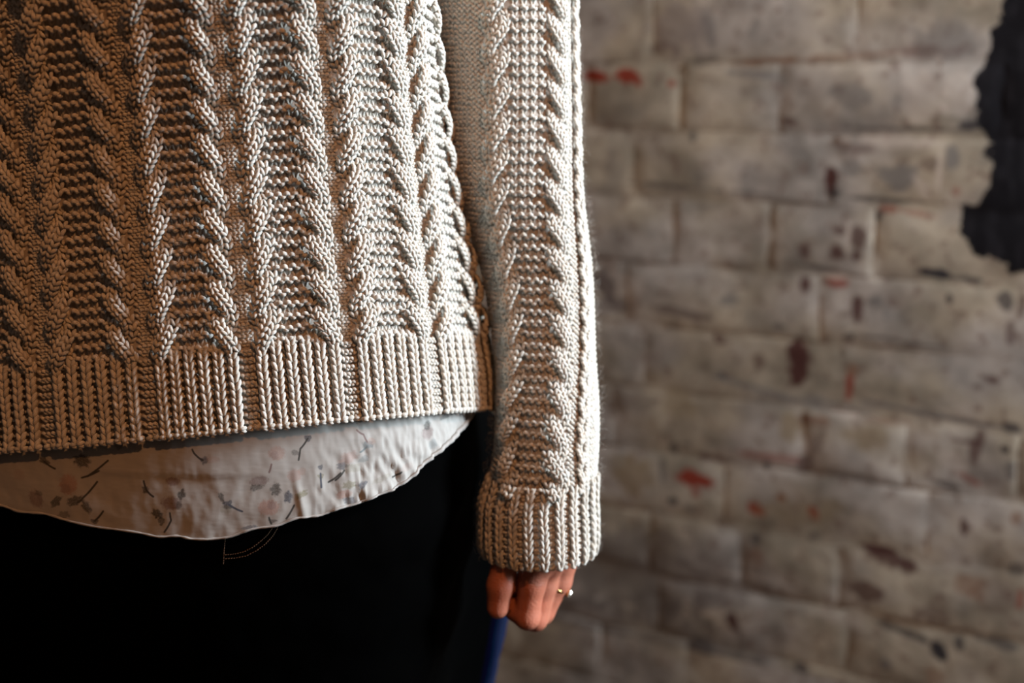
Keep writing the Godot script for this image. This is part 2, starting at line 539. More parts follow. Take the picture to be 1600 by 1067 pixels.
func brick_wall() -> void:
	var tex := wall_texture()
	lap("wall texture")
	var m := std(Color.WHITE, 0.8)
	m.albedo_texture = tex
	m.metallic_specular = 0.2
	m.texture_repeat = true
	var bump := NoiseTexture2D.new()
	bump.width = 512
	bump.height = 512
	bump.seamless = true
	var bn := FastNoiseLite.new()
	bn.seed = 5
	bn.frequency = 0.02
	bn.fractal_octaves = 5
	bump.noise = bn
	m.heightmap_enabled = true
	m.heightmap_texture = bump
	m.heightmap_scale = 0.15
	var wall := node("wall_back", self)
	tag(wall, "old brick wall under worn greyish cream paint with chips down to red brick", "", "", "structure")
	wall.transform = Transform3D(Basis(wd, Vector3.UP, wn), w0)
	# the mortar bed
	mesh_node("mortar_bed", flat_box(ROOM_P0, ROOM_P1, 0.0, ROOM_H, -0.24, 0.0), m, wall)
	# courses, level with the joints in the photograph
	var la := on_wall(1450, 213)
	var lb := on_wall(1450, 872)
	var course := (la.y - lb.y) / 6.0
	var k0 := -ceili(la.y / course)
	var rest := SurfaceTool.new()
	rest.begin(Mesh.PRIMITIVE_TRIANGLES)
	var any := false
	var joints := {0: 1300, 1: 1372, 2: 1290, 3: 1327, 4: 1270, 5: 1480, 6: 1340, -1: 1215, -2: 1330}
	var near := []
	for k in range(k0, 40):
		var y1 := la.y - k * -1.0 * course
		var y0 := y1 - course
		if y0 < 0.0 or y1 > ROOM_H:
			continue
		var row := -k
		var anchor := on_wall(joints.get(row, 1300 + 60 * (absi(row) % 3)), 300).x
		var p := anchor - 0.24 * 12
		var gap := 0.004
		while p < ROOM_P1:
			var header: bool = (int(round((p - anchor) / 0.24)) + 3 * absi(row)) % 5 == 2
			var len := 0.24
			var a := maxf(p + gap / 2, ROOM_P0)
			var b := minf(p + len - gap / 2, ROOM_P1)
			var pieces := [[a, b]]
			if header and b - a > 0.2:
				pieces = [[a, (a + b - gap) / 2], [(a + b + gap) / 2, b]]
			for pc in pieces:
				var spans := [[pc[0], pc[1]]]
				for s in spans:
					if s[1] - s[0] < 0.03:
						continue
					var shape := brick_shape(s[0], s[1], y0 + gap / 2, y1 - gap / 2, 0.0007 + 0.0009 * rng.randf(), 0.0020)
					var pr := project(wall_point((s[0] + s[1]) / 2, (y0 + y1) / 2, 0))
					var d := absf(pr.x - 1150.0) / 1.1 + absf(pr.y - 533.0)
					near.append([d, shape])
			p += len
	near.sort_custom(func(x, y): return x[0] < y[0])
	for i in near.size():
		if i < 290:
			mesh_node("brick", near[i][1], m, wall)
		else:
			rest.append_from(near[i][1], 0, Transform3D())
			any = true
	if any:
		var o := mesh_node("brickwork", rest.commit(), m, wall)
		o.set_meta("kind", "stuff")


func flat_box(p0: float, p1: float, y0: float, y1: float, q0: float, q1: float) -> ArrayMesh:
	var st := SurfaceTool.new()
	st.begin(Mesh.PRIMITIVE_TRIANGLES)
	st.set_smooth_group(-1)
	var c := []
	for z in [q0, q1]:
		for y in [y0, y1]:
			for x in [p0, p1]:
				c.append(Vector3(x, y, z))
	for f in [[4, 6, 7, 5], [0, 1, 3, 2], [0, 2, 6, 4], [1, 5, 7, 3], [2, 3, 7, 6], [0, 4, 5, 1]]:
		for t in [[0, 1, 2], [0, 2, 3]]:
			for k in t:
				var v: Vector3 = c[f[k]]
				st.set_uv(Vector2((v.x - TP0) / (TP1 - TP0), (TY1 - v.y) / (TY1 - TY0)))
				st.add_vertex(v)
	st.generate_normals()
	return st.commit()


# ================================================================ the torso, as a surface P(s, y)
# s runs round the body in panels of 66 mm (0 = a purl gutter left of the middle of the frame),
# the angle of the surface to the camera at each s comes from these tables
const ANG_TOP := [[-7.5, -172], [-6, -135], [-4.6, -90], [-3.3, -48], [-2.2, -34], [-1, -24], [0, -16], [1, -7], [2, 6], [3, 23], [3.5, 38], [4, 56], [4.3, 68], [4.6, 82], [4.9, 95], [5.2, 104], [6.4, 122], [8, 158], [8.8, 172]]
const ANG_HEM := [[-7.5, -172], [-6, -135], [-4.6, -90], [-3.3, -48], [-2.2, -34], [-1, -24], [0, -16], [1, -7], [2, 6], [3, 22], [3.5, 36], [4, 50], [4.5, 61], [5, 73], [5.4, 86], [5.7, 95], [6.2, 105], [7, 122], [8.6, 158], [9.4, 172]]
const ANG_HIP := [[-7.5, -172], [-6, -135], [-4.6, -90], [-3.3, -48], [-2.2, -34], [-1, -24], [0, -16], [1, -7], [2, 6], [3, 18], [4, 50], [4.5, 70], [5, 77], [5.5, 76], [6, 54], [6.4, 52], [6.8, 70], [7.1, 92], [7.6, 124], [9.2, 158], [10, 172]]
const FRONT := [[0.55, -0.04], [0.75, 0.0], [0.84, 0.014], [0.9, 0.009], [0.95, 0.004], [1.0, -0.001], [1.05, -0.004], [1.1, -0.004], [1.15, 0.004], [1.2, 0.018], [1.27, 0.042], [1.33, 0.042], [1.42, 0.0], [1.5, -0.05]]
const TY_MIN := 0.55
const TY_STEP := 0.01
const TY_N := 96
const TS_MIN := -7.0
const TS_STEP := 0.05
const TS_N := 331
var torso_pts := []


func build_torso_table() -> void:
	for j in TY_N:
		var y := TY_MIN + j * TY_STEP
		var z := table(FRONT, y)
		var p := project(Vector3(0, y, z))
		var py := p.y
		var anchor_px := 341.0 + 53.0 * (clampf(py, -140.0, 690.0) - 20.0) / 620.0
		var t_top := clampf((640.0 - py) / 640.0, 0, 1)
		var t_hip := clampf((py - 650.0) / 220.0, 0, 1)
		t_hip = t_hip * t_hip * (3 - 2 * t_hip)
		var row := PackedVector3Array()
		row.resize(TS_N)
		var ai := int(round((2.0 - TS_MIN) / TS_STEP))
		row[ai] = Vector3(x_at(anchor_px, y, z), y, z)
		# waist and shoulders: girth changes with height
		var girth := lerpf(0.975, 0.925, t_top)
		if y > 1.3:
			girth *= 1.0 - 2.2 * (y - 1.3)
		if y < 0.8:
			girth *= 1.0 - 0.6 * (0.8 - y)
		var scale := UNIT * TS_STEP * girth
		for dir in [1, -1]:
			var i := ai
			while i + dir >= 0 and i + dir < TS_N:
				var s: float = TS_MIN + (i + 0.5 * dir) * TS_STEP
				var a := lerpf(table(ANG_HEM, s), table(ANG_TOP, s), t_top)
				a = lerpf(a, table(ANG_HIP, s), t_hip)
				a = deg_to_rad(a)
				row[i + dir] = row[i] + Vector3(cos(a), 0, -sin(a)) * scale * dir * lerpf(1.12, 1.0, smoothstep(0.8, 1.3, s))
				i += dir
		torso_pts.append(row)


func torso(s: float, y: float) -> Vector3:
	var fi := clampf((s - TS_MIN) / TS_STEP, 0, TS_N - 1.001)
	var fj := clampf((y - TY_MIN) / TY_STEP, 0, TY_N - 1.001)
	var i := int(fi)
	var j := int(fj)
	var r0: PackedVector3Array = torso_pts[j]
	var r1: PackedVector3Array = torso_pts[j + 1]
	return r0[i].lerp(r0[i + 1], fi - i).lerp(r1[i].lerp(r1[i + 1], fi - i), fj - j)


func torso_n(s: float, y: float) -> Vector3:
	var a := torso(s + 0.06, y) - torso(s - 0.06, y)
	var b := torso(s, y + 0.012) - torso(s, y - 0.012)
	return a.cross(b).normalized()


# the (s, y) of the torso seen at a pixel
func torso_at(px: float, py: float) -> Vector2:
	var s := 2.0
	var y := 0.95
	for k in 40:
		var q := project(torso(s, y))
		y += (q.y - py) * 0.0004 * 0.9
		s += (px - q.x) / 165.0 * 0.7
		s = clampf(s, -3.0, 6.5)
	return Vector2(s, y)


const HEM_PX := [[-2.0, 716], [-1, 708], [0, 697], [1, 683], [2, 668], [3, 653], [4, 642], [5, 637], [5.5, 636]]
var hem_y := []          # [s, y]


func build_hem() -> void:
	for h in HEM_PX:
		var y := 0.93
		for k in 30:
			y += (project(torso(h[0], y)).y - h[1]) * 0.0004
		hem_y.append([h[0], y])


# ================================================================ yarn
const RH := 0.00382      # height of one row of the cables
const RIB_ROWS := 10
const RIB_H := 0.0050
const YARN := 0.00255    # thickness of the yarn
var leg_mesh: ArrayMesh
var purl_mesh: ArrayMesh
var hair_mesh: ArrayMesh
var yarn_mat: StandardMaterial3D
var body_lists := {}


# a piece of plied yarn about 1 long (along y) and 1 thick, arched so that both ends dip
func yarn_piece(bend: float, dip: float, sides: int, rings: int, twist: float, fat: float) -> ArrayMesh:
	var rows := []
	var uvs := []
	for j in rings + 1:
		var t := float(j) / rings
		var v := t * 2.0 - 1.0
		var r := 0.5 * pow(maxf(0.0, 1.0 - pow(absf(v), fat)), 0.5)
		r = maxf(r, 0.02)
		var row := PackedVector3Array()
		var uv := PackedVector2Array()
		for i in sides + 1:
			var a := TAU * i / sides
			var ply := 1.0 - 0.16 * (1.0 - absf(cos(1.5 * (a - twist * t))))
			var q := Vector3(cos(a) * r * ply - bend * v * v, v * 0.5, -sin(a) * r * ply - dip * v * v)
			row.append(q)
			uv.append(Vector2(a / TAU - twist * t / TAU, t))
		rows.append(row)
		uvs.append(uv)
	return grid_mesh(rows, uvs)


func hair() -> ArrayMesh:
	var path := PackedVector3Array()
	var rad := PackedFloat32Array()
	for j in 8:
		var t := j / 7.0
		path.append(Vector3(0.25 * sin(t * 2.6), t - 0.25 * t * t, 0.18 * sin(t * 4.1 + 0.5)))
		rad.append(0.0085 * (1.0 - 0.7 * t))
	return grid_mesh(tube_rows(path, rad, 3), [], true)


func yarn_material() -> StandardMaterial3D:
	var w := 128
	var h := 64
	var im := Image.create(w, h, false, Image.FORMAT_RGB8)
	var n := FastNoiseLite.new()
	n.seed = 31
	n.frequency = 0.12
	n.fractal_octaves = 3
	for y in h:
		for x in w:
			var a := TAU * x / w
			var f := n.get_noise_3d(24.0 * cos(a), 24.0 * sin(a), y * 0.55)
			var g := n.get_noise_3d(9.0 * cos(a), 9.0 * sin(a), y * 0.3 + 70.0)
			var k := clampf(0.92 + 0.42 * f, 0.45, 1.0)
			im.set_pixel(x, y, Color(k, k * (1.0 - 0.03 * g), k * (1.0 - 0.08 * g - 0.02)))
	var tx := ImageTexture.create_from_image(im)
	var m := std(Color.WHITE, 1.0)
	m.albedo_texture = tx
	m.vertex_color_use_as_albedo = true
	m.metallic_specular = 0.2
	m.rim_enabled = true
	m.rim = 0.25
	m.rim_tint = 0.6
	return m


func wool_color() -> Color:
	var k := 0.60 * (1.0 + rng.randf_range(-0.13, 0.10))
	var w := rng.randf_range(-0.02, 0.03)
	return Color(k * (1.0 + w), k * 0.955, k * (0.89 - w))


# lists: a dictionary key -> {"t": [Transform3D], "c": [Color]}
func put(list: Dictionary, pos: Vector3, along: Vector3, out: Vector3, length: float, thick: float, flip := 1.0) -> void:
	var y := along.normalized()
	var x := y.cross(out).normalized()
	var z := x.cross(y).normalized()
	var j := rng.randf_range(0.92, 1.1)
	list.t.append(Transform3D(x * thick * j * flip, y * length, z * thick * j, pos))
	list.c.append(wool_color())


func new_list() -> Dictionary:
	return {"t": [], "c": []}


func commit(called: String, list: Dictionary, m: Mesh, parent: Node) -> void:
	if list.t.is_empty():
		return
	var mm := MultiMesh.new()
	mm.transform_format = MultiMesh.TRANSFORM_3D
	mm.use_colors = true
	mm.mesh = m
	mm.instance_count = list.t.size()
	for i in list.t.size():
		mm.set_instance_transform(i, list.t[i])
		mm.set_instance_color(i, list.c[i])
	var o := MultiMeshInstance3D.new()
	o.name = numbered(called, parent)
	o.multimesh = mm
	o.material_override = yarn_mat
	o.set_meta("kind", "stuff")
	parent.add_child(o, true)


# A cloth is a function (a, b, h) -> point: a across in metres, b up in rows, h outwards in metres.
# every stitch below is laid on it.
func frame_at(cloth: Callable, a: float, b: float, h: float) -> Array:
	var p: Vector3 = cloth.call(a, b, h)
	var u: Vector3 = cloth.call(a + 0.002, b, h) - p
	var v: Vector3 = cloth.call(a, b + 0.5, h) - p
	return [p, u.normalized(), v.normalized(), u.cross(v).normalized()]


func jit(k: float) -> float:
	return rng.randf_range(-k, k)


# one V of a knit column; rh is the height of its row in metres, dir the run of the column
func knit_v(list: Dictionary, cloth: Callable, a: float, b: float, h: float, half: float, rh: float, slant := 0.0, thick := 1.0) -> void:
	var f := frame_at(cloth, a, b, h)
	var run: Vector3 = (f[2] * cos(slant) + f[1] * sin(slant))
	var across: Vector3 = run.cross(f[3]).normalized()
	for sgn in [-1.0, 1.0]:
		var along: Vector3 = run + across * sgn * (0.36 + jit(0.1)) + f[3] * jit(0.08)
		var pos: Vector3 = f[0] + across * sgn * half * (1.0 + jit(0.1)) + run * jit(0.0002) + f[3] * jit(0.00015)
		put(list, pos, along, f[3], rh * 1.75, YARN * thick)


# a purl bump: an arch, and the lower arch of its neighbour between
func purl(list: Dictionary, cloth: Callable, a: float, b: float, h: float, w: float, rh: float, thick := 1.0, tilt := 0.0) -> void:
	var f := frame_at(cloth, a, b, h)
	for k in 2:
		var up := 1.0 if k == 0 else -1.0
		var pos: Vector3 = f[0] + f[1] * (w * 0.5 * k) + f[2] * rh * (0.24 * up + jit(0.05)) + f[3] * (0.0003 * up)
		var along: Vector3 = f[1] + f[2] * (jit(0.14 + absf(tilt) * 0.7) + tilt)
		put(list, pos, along, f[3], w * 1.02, YARN * thick, -up)


# a rope of two strands; side = +1: the front strand runs from the inner top (left) to the outer bottom (right)
# a0 the middle of the cable, half its half width, rows b0..b1, every `period` rows a crossing, b_cross the row of the top of one front run
func rope(list: Dictionary, cloth: Callable, a0: float, half: float, b0: float, b1: float, side: float, b_cross: float, period: float, col: float) -> void:
	for strand in 2:
		var b := b0
		while b < b1:
			var here := strand_at(b, side, b_cross + strand * period, period)
			var nxt := strand_at(b + 0.5, side, b_cross + strand * period, period)
			# slope of the strand
			var da: float = (nxt.x - here.x) * half
			var db := 0.5 * RH
			var h: float = here.y
			if h < -0.0019:
				b += 0.5
				continue
			var slant := atan2(da, db)
			var step := cos(slant)
			for c in [-1.0, 1.0]:
				knit_v_rope(list, cloth, a0 + here.x * half, b, h, c * col, slant)
			b += maxf(0.42, 1.0 * step)


func knit_v_rope(list: Dictionary, cloth: Callable, a: float, b: float, h: float, off: float, slant: float) -> void:
	var f := frame_at(cloth, a, b, h)
	var run: Vector3 = f[2] * cos(slant) + f[1] * sin(slant)
	var across: Vector3 = run.cross(f[3]).normalized()
	for sgn in [-1.0, 1.0]:
		var along: Vector3 = run + across * sgn * (0.50 + jit(0.12)) + f[3] * jit(0.1)
		var o: float = off + sgn * 0.00128
		var pos: Vector3 = f[0] + across * o - f[3] * (o * o * 60.0) + run * jit(0.0003)
		put(list, pos, along, f[3], 0.0060, 0.00270 * (1.0 + jit(0.06)))


# x: -1 inner .. +1 outer, y: height over the ground of the knitting
func strand_at(b: float, side: float, b_cross: float, period: float) -> Vector2:
	# two periods make a full turn: front run down (inner to outer), rest outer, back run, rest inner
	var t := fposmod((b_cross - b) / (2.0 * period), 1.0)     # grows downwards
	var x := 0.0
	var h := 0.0
	if t < 0.5:                                                 # front run, from inner top to outer bottom
		var u := clampf(t / 0.46, 0, 1)
		x = -1.0 + 2.0 * smoothstep(0.0, 1.0, u)
		h = 0.0024 + 0.0046 * sin(PI * clampf(u * 0.86 + 0.10, 0, 1))
	else:                                                       # back run, under the other strand
		var u := clampf((t - 0.5) / 0.46, 0, 1)
		x = 1.0 - 2.0 * smoothstep(0.0, 1.0, u)
		h = 0.0032 - 0.0038 * sin(PI * clampf(u * 0.92 + 0.04, 0, 1))
	return Vector2(x * side, h)


# ================================================================ the person
func build_person() -> void:
	build_torso_table()
	build_hem()
	leg_mesh = yarn_piece(0.0, 0.30, 10, 10, 5.5, 2.6)
	purl_mesh = yarn_piece(0.42, 0.42, 10, 10, 4.5, 3.2)
	hair_mesh = hair()
	yarn_mat = yarn_material()
	var person := node("person", self)
	tag(person, "person in cream cable knit sweater, floral blouse and dark jeans, one arm hanging down", "person")
	var sweater := node("sweater", person)
	tag(sweater, "oatmeal cream cable knit sweater with ribbed hem and cuff")
	sweater_body(sweater)
	lap("sweater body")
	sweater_sleeve(sweater)
	lap("sleeve")
	blouse(person)
	lap("blouse")
	jeans(person)
	lap("jeans")
	hand(person)
	lap("hand")


func rows_y(b: float) -> float:
	# height over the hem of row b: the ribbing has taller rows
	return b * RIB_H if b < RIB_ROWS else RIB_ROWS * RIB_H + (b - RIB_ROWS) * RH


func body_cloth(a: float, b: float, h: float) -> Vector3:
	var s := a / UNIT
	var y := table(hem_y, s) + rows_y(b)
	return torso(s, y) + torso_n(s, y) * h


func sweater_body(sweater: Node3D) -> void:
	# ground of the knitting, a closed skin under the stitches
	var rows := []
	var cols := []
	var base := Color(0.40, 0.365, 0.325)
	for j in 112:
		var row := PackedVector3Array()
		var cr := PackedColorArray()
		for i in 300:
			var s := -6.9 + 16.2 * i / 299.0
			var hy := table(hem_y, s)
			var y := hy + 0.0015 + (1.485 - hy) * pow(j / 111.0, 1.0)
			row.append(torso(s, y) - torso_n(s, y) * 0.0012)
			cr.append(base)
		rows.append(row)
		cols.append(cr)
	var gm := std(Color.WHITE, 1.0)
	gm.vertex_color_use_as_albedo = true
	gm.metallic_specular = 0.15
	mesh_node("knit_ground", grid_mesh(rows, [], true, cols), gm, sweater)

	var cloth := body_cloth
	var b_end := 84.0
	var edge := new_list()
	for i in range(-2, 7):
		var a0 := i * UNIT
		# ---- ribbing: six knit ribs with a purl furrow between, a wide gutter between panels
		for k in 6:
			var rib := new_list()
			var ac := a0 + 0.0045 + (k + 0.5) * 0.0095
			for r in RIB_ROWS + 1:
				var wob := 0.0004 * noise.get_noise_2d(r * 0.6, ac * 400.0)
				var f := 1.0 if r < RIB_ROWS else 0.8
				knit_v(rib, cloth, ac + wob, r + 0.5, 0.0024 * f, 0.0017, RIB_H, 0.04, 1.28)
			commit("rib", rib, leg_mesh, sweater)
		var furrow := new_list()
		for k in 5:
			for r in RIB_ROWS:
				purl(furrow, cloth, a0 + 0.0045 + (k + 1) * 0.0095 - 0.0012, r + 0.5, -0.0004, 0.0042, RIB_H * 0.9, 0.9)
		for k in 3:
			for r in RIB_ROWS:
				purl(furrow, cloth, a0 - 0.0040 + k * 0.0031, r + 0.5, 0.0, 0.0042, RIB_H * 0.8, 1.0, -0.55)
		commit("rib_furrow", furrow, purl_mesh, sweater)
		# cast-on edge
		var n := 14
		for k in n:
			var a := a0 + UNIT * (k + 0.5) / n
			var rib_here := fmod((a - a0 - 0.0045) / 0.0095 + 10.0, 1.0)
			var out := 0.0026 if rib_here > 0.2 and rib_here < 0.8 and a - a0 > 0.0045 and a - a0 < UNIT - 0.0045 else 0.0002
			var f := frame_at(cloth, a, 0.0, out)
			put(edge, f[0] + f[2] * jit(0.0003), f[1] + f[2] * (0.35 + jit(0.2)), f[3], 0.0062, YARN * 1.32)
			put(edge, f[0] - f[2] * 0.0012 - f[3] * 0.0004, f[1] - f[2] * (0.3 + jit(0.2)), f[3], 0.0055, YARN * 1.0)
		# ---- cables, garter ladder, gutter
		var phase := RIB_ROWS + 0.6
		for side in [-1.0, 1.0]:
			var list := new_list()
			var ac: float = a0 + 0.0330 + side * 0.0195
			rope(list, cloth, ac, 0.0049, RIB_ROWS + 0.2, b_end, side, phase + 6.0 * 20 - 1.2, 6.0, 0.0026)
			commit("cable", list, leg_mesh, sweater)
		var gp := new_list()
		var gk := new_list()
		var nst := 4
		var w := 0.0216 / nst
		var b := RIB_ROWS + 0.8
		while b < b_end:
			for k in nst:
				var a := a0 + 0.0330 + (k - nst / 2.0 + 0.5) * w
				var wob := 0.25 * noise.get_noise_2d(a * 300.0, b * 0.7)
				purl(gp, cloth, a - w * 0.25, b + wob, 0.0017, w * 1.0, RH * 1.15, 1.22)
				knit_v(gk, cloth, a, b + 1.0 + wob, -0.0016, w * 0.25, RH, 0.0, 0.8)
			b += 2.0
		commit("garter_ridges", gp, purl_mesh, sweater)
		commit("garter_furrows", gk, leg_mesh, sweater)
		var gut := new_list()
		b = RIB_ROWS + 0.3
		while b < b_end:
			for k in 3:
				purl(gut, cloth, a0 - 0.0042 + k * 0.0030, b + 0.5, -0.0010, 0.0040, RH * 1.1, 0.95, -0.4 if k < 1 else 0.35)
			b += 1.0
		commit("purl_gutter", gut, purl_mesh, sweater)
	commit("cast_on_edge", edge, leg_mesh, sweater)
	# loose fibres
	var fuzz := new_list()
	for k in 7000:
		var f := frame_at(cloth, rng.randf_range(-0.05, 0.40), rng.randf_range(0.0, 80.0), 0.003)
		fibre(fuzz, f, rng.randf_range(0.002, 0.006))
	commit("loose_fibres", fuzz, hair_mesh, sweater)


func fibre(list: Dictionary, f: Array, length: float) -> void:
	var dir: Vector3 = f[3] * rng.randf_range(0.25, 1.0) + f[1] * jit(1.0) + f[2] * jit(1.0)
	var y := dir.normalized()
	var x := y.cross(Vector3(jit(1), jit(1), jit(1))).normalized()
	list.t.append(Transform3D(x * length, y * length, x.cross(y) * length, f[0]))
	list.c.append(wool_color())


# ---------------------------------------------------------------- the sleeve
# pixel row -> axis x, radius (pixels), depth z
const ARM := [[-260, 750, 152, -0.190], [-60, 783, 121, -0.168], [0, 787, 117, -0.164], [140, 797, 111, -0.156], [280, 808, 107, -0.146], [420, 838, 93, -0.133], [560, 852, 85, -0.114], [640, 855, 87, -0.103], [700, 853, 88, -0.096], [745, 848, 90, -0.091], [775, 842, 95, -0.089], [810, 841, 97, -0.087], [840, 841, 97, -0.085], [860, 841, 94, -0.084]]
var arm_axis := []
const CUFF_ROWS := 10
const CUFF_H := 0.0050
const SRH := 0.0037
var arm_x := []
var arm_z := []
var arm_r := []
var arm_bottom := 0.0


func build_arm() -> void:
	for k in range(ARM.size() - 1, -1, -1):
		var a: Array = ARM[k]
		var z: float = a[3]
		var y := y_at(a[0], z)
		var d := (Vector3(0, y, z) - CAM).dot(fwd)
		arm_x.append([y, x_at(a[1], y, z)])
		arm_z.append([y, z])
		arm_r.append([y, a[2] * d / F - 0.003])
	arm_bottom = arm_x[0][0]


func sleeve_rows(b: float) -> float:
	return b * CUFF_H if b < CUFF_ROWS else CUFF_ROWS * CUFF_H + (b - CUFF_ROWS) * SRH


const PANEL_ANGLE := [[0.80, -9.0], [0.86, -12.0], [0.90, -19.0], [0.96, -8.0], [1.02, -2.0], [1.10, 12.0], [1.2, 20.0]]


func sleeve_cloth(a: float, b: float, h: float) -> Vector3:
	var y := arm_bottom + sleeve_rows(b)
	var r := table(arm_r, y)
	# same count of stitches all the way: a is measured on a tube of 38 mm
	var ang := deg_to_rad(table(PANEL_ANGLE, y)) + a / 0.0385
	return Vector3(table(arm_x, y) + sin(ang) * (r + h), y, table(arm_z, y) + cos(ang) * (r + h))


func sweater_sleeve(sweater: Node3D) -> void:
	build_arm()
	var sleeve_top := 116.0
	var rows := []
	var cols := []
	for j in 100:
		var row := PackedVector3Array()
		var cr := PackedColorArray()
		for i in 64:
			row.append(sleeve_cloth(TAU * i / 64.0 * 0.0385, 0.3 + (sleeve_top + 8.0) * j / 99.0, -0.0012))
			cr.append(Color(0.40, 0.365, 0.325))
		rows.append(row)
		cols.append(cr)
	var gm := std(Color.WHITE, 1.0)
	gm.vertex_color_use_as_albedo = true
	gm.metallic_specular = 0.15
	mesh_node("sleeve_ground", grid_mesh(rows, [], true, cols), gm, sweater)
	var cloth := sleeve_cloth
	# cuff
	var circ := TAU * 0.0385
	var nrib := 24
	var pitch := circ / nrib
	var edge := new_list()
	for k in nrib:
		var a := k * pitch
		var rib := new_list()
		for r in CUFF_ROWS + 1:
			knit_v(rib, cloth, a + 0.0003 * noise.get_noise_2d(r * 0.7, a * 300.0), r + 0.6, 0.0018, 0.0015, CUFF_H, 0.05, 1.02)
		commit("cuff_rib", rib, leg_mesh, sweater)
		for q in 2:
			var f := frame_at(cloth, a + q * pitch * 0.5, 0.1, 0.0014 if q == 0 else -0.0004)
			put(edge, f[0], f[1] + f[2] * (0.3 + jit(0.2)), f[3], 0.0058, YARN * 1.1)
			put(edge, f[0] - f[2] * 0.0011 - f[3] * 0.0004, f[1] - f[2] * (0.3 + jit(0.2)), f[3], 0.0056, YARN)
	var furrow := new_list()
	for k in nrib:
		for r in CUFF_ROWS:
			for q in 2:
				purl(furrow, cloth, (k + 0.36 + 0.2 * q) * pitch - 0.001, r + 0.5, -0.0004, 0.0036, CUFF_H * 0.8, 0.85, 0.2)
	commit("cuff_furrow", furrow, purl_mesh, sweater)
	commit("cuff_edge", edge, leg_mesh, sweater)
	# panel: garter ladder between two cables
	for side in [-1.0, 1.0]:
		var list := new_list()
		rope(list, cloth, side * 0.0178, 0.0040, CUFF_ROWS + 0.2, sleeve_top, side, CUFF_ROWS + 2.0 + 6.0 * 20, 6.0, 0.0023)
		commit("sleeve_cable", list, leg_mesh, sweater)
	var gp := new_list()
	var gk := new_list()
	var nst := 4
	var w := 0.0205 / nst
	var b := CUFF_ROWS + 0.8
	while b < sleeve_top:
		for k in nst:
			var a := (k - nst / 2.0 + 0.5) * w
			purl(gp, cloth, a - w * 0.25, b + jit(0.1), 0.0014, w * 1.0, SRH * 1.15, 1.15)
			knit_v(gk, cloth, a, b + 1.0, -0.0014, w * 0.25, SRH, 0.0, 0.8)
		b += 2.0
	commit("sleeve_garter_ridges", gp, purl_mesh, sweater)
	commit("sleeve_garter_furrows", gk, leg_mesh, sweater)
	# reverse stockinette round the rest; right of the panel a gutter and a narrow openwork rope
	var rev := new_list()
	b = CUFF_ROWS + 0.4
	while b < sleeve_top:
		var a := 0.0268
		while a < circ - 0.0268:
			if a < 0.0335 or a > 0.0445:
				purl(rev, cloth, a, b + jit(0.15), -0.0006, 0.0043, SRH * 1.1, 0.98, -0.3 if a < 0.036 else 0.0)
			a += 0.0036
		b += 1.0
	commit("sleeve_purl", rev, purl_mesh, sweater)
	var lace := new_list()
	for strand in [-1.0, 1.0]:
		b = CUFF_ROWS + 0.3
		while b < sleeve_top:
			var open := sin(PI * b / 4.0)
			knit_v(lace, cloth, 0.0390 + strand * (0.0016 + 0.0017 * open * open), b, 0.0016 + 0.0012 * (1.0 - open * open), 0.0009, SRH, strand * 0.5 * cos(PI * b / 4.0) * open, 1.15)
			b += 0.9
	commit("sleeve_openwork", lace, leg_mesh, sweater)
	var fuzz := new_list()
	for k in 3000:
		var f := frame_at(cloth, rng.randf_range(-0.06, 0.07), rng.randf_range(0.0, 96.0), 0.0025)
		fibre(fuzz, f, rng.randf_range(0.003, 0.0075))
	commit("loose_fibres", fuzz, hair_mesh, sweater)


# ---------------------------------------------------------------- the blouse
const HEM_BLOUSE := [[-60, 775], [0, 791], [26, 800], [66, 804], [105, 815], [147, 825], [205, 833], [244, 841], [273, 840], [302, 845], [354, 842], [392, 829], [434, 822], [462, 811], [502, 806], [530, 795], [552, 790], [595, 773], [620, 763], [645, 747], [673, 721], [713, 687], [738, 660], [748, 645]]
var blouse_hem := []
const BU0 := -1.6
const BU1 := 6.4
const BV := 0.17


func blouse_uv(s: float, y: float) -> Vector2:
	return Vector2((s - BU0) / (BU1 - BU0), (1.0 - y) / BV)


func blouse_point(s: float, y: float) -> Vector3:
	var down := clampf((0.935 - y) / 0.06, 0, 1)
	var right := smoothstep(2.2, 3.6, s)
	var n := 0.0009 * noise.get_noise_2d(s * 2.2, y * 26.0)
	n += right * 0.0032 * noise.get_noise_2d(s * 5.0 + y * 30.0, y * 34.0)
	n += right * 0.0016 * noise.get_noise_2d(s * 14.0, y * 40.0)
	# one sharp crease and a soft level fold
	n += 0.0011 * exp(-pow((s - (2.45 - (y - 0.88) * 3.2)) / 0.035, 2.0)) * smoothstep(0.905, 0.885, y)
	n -= 0.0016 * smoothstep(0.8975, 0.8945, y) * smoothstep(2.4, 1.6, s) * smoothstep(0.2, 0.6, s)
	return torso(s, y) + torso_n(s, y) * (-0.0065 + 0.004 * down + n * down)


